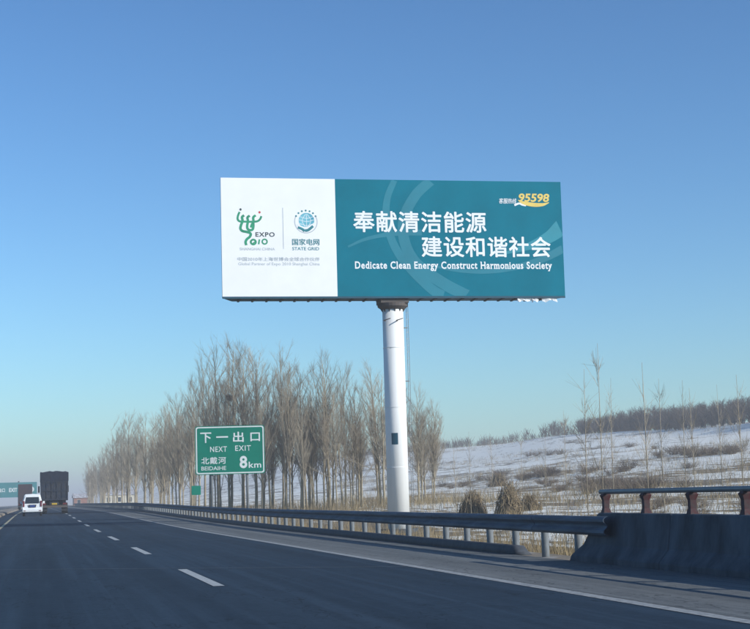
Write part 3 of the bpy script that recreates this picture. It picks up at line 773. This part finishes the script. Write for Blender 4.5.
def wood():
    r = np.random.RandomState(9); T = Twigs(); n = 0
    for i in range(760):
        y = r.uniform(190, 400); x = 132 + 24 * r.rand() ** 1.2 + (y - 290) * .01
        if y > 372 and r.rand() < .6: continue
        z = ground_z(x, y); h = r.uniform(4.2, 6.4) * (.75 if y > 350 else 1)
        T.stem([np.array((x, y, z - .3)), np.array((x + r.normal(0, .2), y, z + h * .7))], .10, .03, 3)
        for k in range(52):
            a = r.rand() * 6.28; t = r.uniform(.02, .8); p = np.array((x, y, z + h * t)); d = norm(np.array((math.cos(a) * .7, math.sin(a) * .7, .9)) + r.normal(0, .3, 3)); l = r.uniform(.9, 2.6) * (1.15 - t)
            q = p + d * l; T.stem([p, q], .035, .014, 3)
            T.stem([q - d * l * .4, q + norm(d + r.normal(0, .5, 3)) * l * .6], .022, .01, 3)
    # thin scrub farther along the ridge
    for i in range(620):
        y = r.uniform(370, 1000); x = 128 + r.uniform(0, 26); z = ground_z(x, y); h = r.uniform(1.6, 4.6)
        for k in range(16):
            a = r.rand() * 6.28; p = np.array((x + r.normal(0, .5), y + r.normal(0, .8), z + h * r.uniform(-.05, .5)))
            T.stem([p, p + norm(np.array((math.cos(a) * .5, math.sin(a) * .5, 1))) * h * r.uniform(.3, .6)], .06, .02, 3)
    tag(T.mb.build('ridge_wood', M['twig_far'], recalc=False), 'dark leafless wood and scrub along the top of the snowy ridge', 'wood', kind='stuff')
wood()
def grass():
    r = np.random.RandomState(4); v = []; f = []
    def blade(x, y, h, wd):
        z = ground_z(x, y); a = r.rand() * 3.14; dx, dy = math.cos(a) * wd, math.sin(a) * wd; k = len(v); lx, ly = r.normal(0, .25 * h, 2)
        v.extend([(x - dx, y - dy, z - .02), (x + dx, y + dy, z - .02), (x + lx, y + ly, z + h)]); f.append((k, k + 1, k + 2))
    for i in range(2600):                                     # tufts on the verge and the field edge
        y = 14 + 130 * r.rand() ** 1.5; x = 10.5 + abs(r.normal(0, 3.6))
        for j in range(9): blade(x + r.normal(0, .12), y + r.normal(0, .12), r.uniform(.12, .5), .008)
    for i in range(30000):                                    # stubble and weeds on the field
        y = 25 + 190 * r.rand() ** 1.3; x = 14 + (y * .42) * r.rand()
        blade(x, y, r.uniform(.15, .8), .011)
    for i in range(5200):                                     # weed clumps in drifts over the slope
        x = 34 + 96 * r.rand(); y = x * r.uniform(1.9, 5.2)
        if math.sin(x * .21 + .5 * math.sin(y * .05)) + .8 * math.sin(y * .047 + x * .05) + r.normal(0, .5) < .35: continue
        for j in range(7): blade(x + r.normal(0, .35), y + r.normal(0, .6), r.uniform(.2, .9), .02)
    for i in range(9000):                                     # weeds under the poplars
        k = r.randint(len(BELT)); x, y, h = BELT[k]; blade(max(13, x + r.normal(0, 1.8)), y + r.normal(0, 7 + .05 * y), r.uniform(.3, 1.3), .016)
    mb = MB(); mb.v = v; mb.f = f
    tag(mb.build('dry_grass', M['grass'], recalc=False), 'dry yellow grass and stubble on the verge and snowy field', 'grass', kind='stuff')
grass()
def shock(x, y, h, rad, label, lean=0, seed=1):
    r = np.random.RandomState(seed); root = empty('stalk_shock', (x, y, ground_z(x, y)))
    tag(root, label, 'haystack', 'corn stalk shocks in the snowy field')
    T = Twigs()
    for i in range(340):
        a = r.rand() * 6.28; rr = rad * math.sqrt(r.rand()); b = np.array((math.cos(a) * rr, math.sin(a) * rr, -.05)); t = np.array((lean + r.normal(0, .27), r.normal(0, .27), h * r.uniform(.30, 1.08)))
        t[:2] += -b[:2] * r.uniform(-.1, .2); mid = (b + t) / 2 + r.normal(0, .09, 3) + np.array((b[0] * .12, b[1] * .12, 0))
        T.stem([b, mid, t], .022, .010, 3)
        if i % 2: d = norm(r.normal(0, 1, 3) + np.array((0, 0, -.3))) * r.uniform(.15, .4); T.stem([mid, mid + d], .03, .008, 3)
    T.mb.build('stalks', M['stalk'], root, recalc=False)
    bd = MB(); k = .66; bd.tube([(lean * k, 0, h * k), (lean * k, 0, h * k + .06)], rad * .30, 12); bd.build('tie_band', M['stalk'], root)
for px, y, h, rad, lab, ln in ((471, 88, 1.5, 1.0, 'dark corn stalk shock right of billboard pole, left of the tallest shock', .0), (506, 86, 1.9, .88, 'tallest pointed corn stalk shock in the snowy field', .1),
                          (528, 90, .95, .85, 'low spread corn stalk shock right of the tallest shock', 0), (498, 175, 1.5, 1.3, 'distant small corn stalk shock above the tallest shock', 0)):
    shock(ray_xy(px, y), y, h, rad, lab, ln, int(px))

# ------------------------------------------------------------------ vehicles (all drive away from the camera, +Y)
def wheel(parent, x, y, r, wd, z):
    t = MB(); t.tube([(x - wd / 2, y, z), (x - wd / 2 + .03, y, z), (x + wd / 2 - .03, y, z), (x + wd / 2, y, z)], [r * .9, r, r, r * .9], 20)
    o = t.build('wheel', M['rubber'], parent, smooth=False)
    k = MB(); k.tube([(x - wd / 2 - .006, y, z), (x + wd / 2 + .006, y, z)], r * .55, 14); k.build('rim', M['rim'], o)
def van():
    y = 138.0; root = empty('van', (-.40, y, gz(y)))
    tag(root, 'white minivan seen from behind, driving ahead in the near lane', 'van')
    W, Hh, L = .86, 1.90, 4.0
    def sec(yy, hw, zb, belt, zt, tw):
        return [(-hw * .94, yy, zb), (-hw, yy, zb + .18), (-hw, yy, belt), (-tw, yy, zt - .13), (-tw * .86, yy, zt - .03), (0, yy, zt), (tw * .86, yy, zt - .03), (tw, yy, zt - .13), (hw, yy, belt), (hw, yy, zb + .18), (hw * .94, yy, zb)]
    rings = [sec(-.02, W * .93, .42, .95, 1.02, W * .88), sec(.03, W * .98, .34, 1.05, 1.12, W * .95)]
    rings = [sec(0.0, W * .95, .36, .98, 1.72, W * .74), sec(.08, W * .99, .32, 1.02, 1.82, W * .78), sec(.35, W, .30, 1.04, 1.89, W * .80), sec(1.6, W, .28, 1.04, 1.91, W * .81), sec(2.7, W, .28, 1.03, 1.86, W * .78),
             sec(3.3, W * .98, .28, 1.0, 1.30, W * .74), sec(3.8, W * .94, .30, .86, .98, W * .7), sec(4.0, W * .86, .36, .74, .80, W * .62)]
    # slope the tailgate forward with height
    rings[0] = [(a, b + max(0, c - .95) * .30, c) for a, b, c in rings[0]]; rings[1] = [(a, b + max(0, c - .95) * .28, c) for a, b, c in rings[1]]
    body = MB().loft(rings).build('body', M['van'], root, smooth=False, bevel=.015)
    def tg(x, z, off): return (x, max(0, z - .95) * .30 - off, z)
    rw = MB(); c = [tg(-.60, 1.10, .012), tg(.60, 1.10, .012), tg(.54, 1.62, .012), tg(-.54, 1.62, .012)]
    rw.loft([c, [(a, b + .03, d) for a, b, d in c]]); rw.build('rear_window', M['glass'], root, bevel=.01)
    rec = MB(); c = [(-.30, -.012, .74), (.30, -.012, .74), (.34, -.012, .97), (-.34, -.012, .97)]; rec.loft([c, [(a, b + .02, d) for a, b, d in c]]); rec.build('plate_recess', M['plastic'], root)
    MB().box(-.22, .22, -.028, -.014, .78, .92).build('license_plate', M['plate'], root)
    bp = MB(); bp.box(-.84, .84, -.10, .10, .34, .60); bp.build('bumper', M['van'], root, bevel=.035)
    for s in (-1, 1):
        a, b = sorted((s * .66, s * .815)); MB().box(a, b, -.02, .12, .80, 1.30, top=(0, 0, .10, 0)).build('tail_light', M['lamp_red'], root, bevel=.015)
        MB().box(*sorted((s * .55, s * .75)), -.112, -.09, .42, .48).build('reflector', M['lamp_red'], root)
        mm = MB(); mm.box(*sorted((s * .90, s * 1.06)), 2.75, 2.86, 1.05, 1.27); mm.box(*sorted((s * .84, s * .92)), 2.78, 2.82, 1.08, 1.13); mm.build('mirror', M['van'], root, bevel=.01)
        sw_ = MB(); c = [(s * (W + .004), .5, 1.08), (s * (W + .004), 2.6, 1.08), (s * W * .83, 2.5, 1.70), (s * W * .83, .62, 1.70)]
        sw_.loft([c, [(a - s * .03, b, d) for a, b, d in c]]); sw_.build('side_window', M['glass'], root)
        for yy in (.62, 3.15): wheel(root, s * .73, yy, .30, .18, .30)
    MB().tube([(.45, -.04, .28), (.45, .3, .28)], .03, 8).build('exhaust', M['dark_steel'], root)
van()
def dump_truck():
    y = 152.0; root = empty('dump_truck', (1.62, y, gz(y)))
    tag(root, 'large dark navy dump truck with tarpaulin, ahead and right of the white van', 'truck')
    w = 1.27
    bd = MB(); bd.box(-w, w, .05, 7.4, 1.25, 3.35, top=(-.04, -.04, -.02, 0)); body = bd.build('cargo_box', M['navy'], root, bevel=.02)
    tp = MB(); n = 9
    rings = []
    for i, yy in enumerate((-.06, .3, 2, 4, 6, 7.42)):
        rings.append([(-w - .06, yy, 3.1)] + [(-w - .06 + (2 * w + .12) * k / n, yy, 3.95 + .10 * math.sin(math.pi * k / n) + .05 * math.sin(k * 2.3 + i * 1.7) - (.06 if i == 0 else 0)) for k in range(n + 1)] + [(w + .06, yy, 3.1)])
    tp.loft(rings); tp.build('tarpaulin', M['tarp'], root)
    for k in range(6):
        x = -w + .06 + k * (2 * w - .12) / 5; MB().box(x - .05, x + .05, -.02, .045, 1.28, 3.08).build('tailgate_rib', M['navy'], root)
    for z in (1.34, 2.2, 3.02): MB().box(-w + .02, w - .02, -.035, -.022, z - .06, z + .06).build('tailgate_rail', M['navy'], root)
    ch = MB(); ch.box(-.42, .42, .2, 9.6, .85, 1.24); ch.build('chassis', M['dark_steel'], root)
    MB().box(-1.2, 1.2, .18, .30, .58, .80).build('rear_bumper', M['rust'], root, bevel=.01)
    for s in (-1, 1):
        MB().box(*sorted((s * .8, s * 1.15)), .14, .18, .86, 1.02).build('tail_light', M['lamp_red'], root)
        MB().box(*sorted((s * .66, s * 1.22)), .34, .36, .25, .84).build('mud_flap', M['rubber'], root)
        for yy in (1.1, 2.45):
            wheel(root, s * .82, yy, .52, .26, .52); wheel(root, s * 1.12, yy, .52, .26, .52)
        for yy in (6.2, 8.6): wheel(root, s * 1.08, yy, .52, .3, .52)
        MB().box(*sorted((s * 1.36, s * 1.52)), 9.3, 9.4, 2.1, 2.75).build('mirror', M['plastic'], root)
    MB().box(-.25, .25, .13, .17, .86, 1.02).build('license_plate', M['plate_y'], root)
    cab = MB(); cab.box(-1.22, 1.22, 7.7, 9.7, .75, 3.05, top=(.05, .05, .05, .25)); cab.build('cab', M['navy'], root, bevel=.05)
dump_truck()
def box_truck():
    y = 268.0; root = empty('box_truck', (-1.95, y, gz(y)))
    tag(root, 'dark maroon truck partly hidden behind the white van in the distance', 'truck')
    w = 1.16
    b = MB(); b.box(-w, w, 0, 7.5, 1.1, 4.3); b.build('cargo_box', M['maroon'], root, bevel=.03)
    for s in (-1, 1):
        MB().box(*sorted((s * .02, s * 1.10)), -.03, -.004, 1.2, 4.2).build('rear_door', M['maroon'], root)
        MB().box(*sorted((s * (w + .004), s * (w + .02))), .1, 7.4, 1.3, 3.9).build('side_panel', M['truck_side'], root)
        MB().box(*sorted((s * .8, s * 1.1)), -.02, .05, .85, 1.0).build('tail_light', M['lamp_red'], root)
        for yy in (1.2, 2.4, 8.0): wheel(root, s * .98, yy, .48, .4, .48)
    MB().box(-.4, .4, .1, 9, .7, 1.09).build('chassis', M['dark_steel'], root)
    MB().box(-1.15, 1.15, -.02, .08, .5, .66).build('rear_bumper', M['dark_steel'], root)
    MB().box(-1.18, 1.18, 7.7, 9.3, .7, 2.9, top=(.05, .05, .05, .3)).build('cab', M['maroon'], root, bevel=.05)
box_truck()

# ------------------------------------------------------------------ overhead sign gantry
def gantry():
    y = 480.0; g = gz(y); root = empty('sign_gantry', (-5.4, y, g)); tag(root, 'teal overhead sign on a gantry far ahead above the road', 'road sign')
    for x in (0, -11):
        MB().tube([(x, .45, -.3), (x, .45, 7.9)], .22, 14).build('leg', M['dark_steel'], root)
    for z in (5.2, 7.0): MB().box(-12.2, 5.2, .32, .58, z - .14, z + .14).build('cross_beam', M['dark_steel'], root)
    p = MB().box(-12.4, 5.38, 0, .12, 3.1, 7.55).build('panel', M['gantry_teal'], root)
    text('lettering', '出口', M['sign_white'], p, -5.8, -4.0, 4.7, 5.9, y=-.02, bold=.03)
    text('lettering', 'EXIT', M['sign_white'], p, -2.8, -.4, 4.7, 5.9, y=-.02, bold=.03)
    d = MB(); disc(d, 3.7, 5.4, .85, .85, -.02, inner=.45); d.build('round_symbol', M['sign_white'], p)
gantry()

# ------------------------------------------------------------------ far farm buildings
def house(name, x, y, wx, dy, h, roof_h, wallm, label, nwin):
    z = ground_z(x, y); root = empty(name, (x, y, z), R(3)); tag(root, label, 'building')
    MB().box(0, wx, 0, dy, -.5, h).build('wall', wallm, root)
    rf = MB(); o = .35
    rf.loft([[(-o, -o, h), (-o, dy / 2, h + roof_h), (-o, dy + o, h), (-o, dy + o, h - .12), (-o, dy / 2, h + roof_h - .16), (-o, -o, h - .12)], [(wx + o, -o, h), (wx + o, dy / 2, h + roof_h), (wx + o, dy + o, h), (wx + o, dy + o, h - .12), (wx + o, dy / 2, h + roof_h - .16), (wx + o, -o, h - .12)]])
    rf.build('roof', M['tile'], root)
    gb = MB()
    for a, b in ((.0, .2), (wx - .2, wx)): gb.add([(a, 0, h), (a, dy, h), (a, dy / 2, h + roof_h - .2), (b, 0, h), (b, dy, h), (b, dy / 2, h + roof_h - .2)], [(0, 1, 2), (3, 5, 4), (0, 2, 5, 3), (1, 4, 5, 2), (0, 3, 4, 1)])
    gb.build('gable', wallm, root)
    for i in range(nwin):
        cx = wx * (i + .5) / nwin
        wn = MB().box(cx - .65, cx + .65, -.05, .02, h * .35, h * .8).build('window', M['cream'], root)
        MB().box(cx - .55, cx + .55, -.07, -.052, h * .38, h * .77).build('pane', M['glass'], wn)
house('farm_shed', 13.6, 600, 7.5, 6, 3.6, 1.5, M['brick'], 'low red brick farm shed far off behind the guardrail', 2)
house('farmhouse', 22.0, 540, 11, 7, 3.9, 1.8, M['cream'], 'cream farmhouse far off behind the bare poplars', 3)

# ------------------------------------------------------------------ winter haze
def haze():
    b = MB().box(-7500, 7500, -3500, 12500, -60, 40).build('haze', None)
    hm = bpy.data.materials.new('winter_haze'); hm.use_nodes = True; t = hm.node_tree
    for n in list(t.nodes):
        if n.type == 'BSDF_PRINCIPLED': t.nodes.remove(n)
    v = t.nodes.new('ShaderNodeVolumePrincipled'); v.inputs['Color'].default_value = (.96, .96, .98, 1); v.inputs['Density'].default_value = .00075; v.inputs['Anisotropy'].default_value = 0
    out = next(n for n in t.nodes if n.type == 'OUTPUT_MATERIAL'); t.links.new(v.outputs[0], out.inputs['Volume'])
    b.data.materials.append(hm); tag(b, 'thin pale winter haze over the whole scene', 'haze', kind='stuff')
haze()
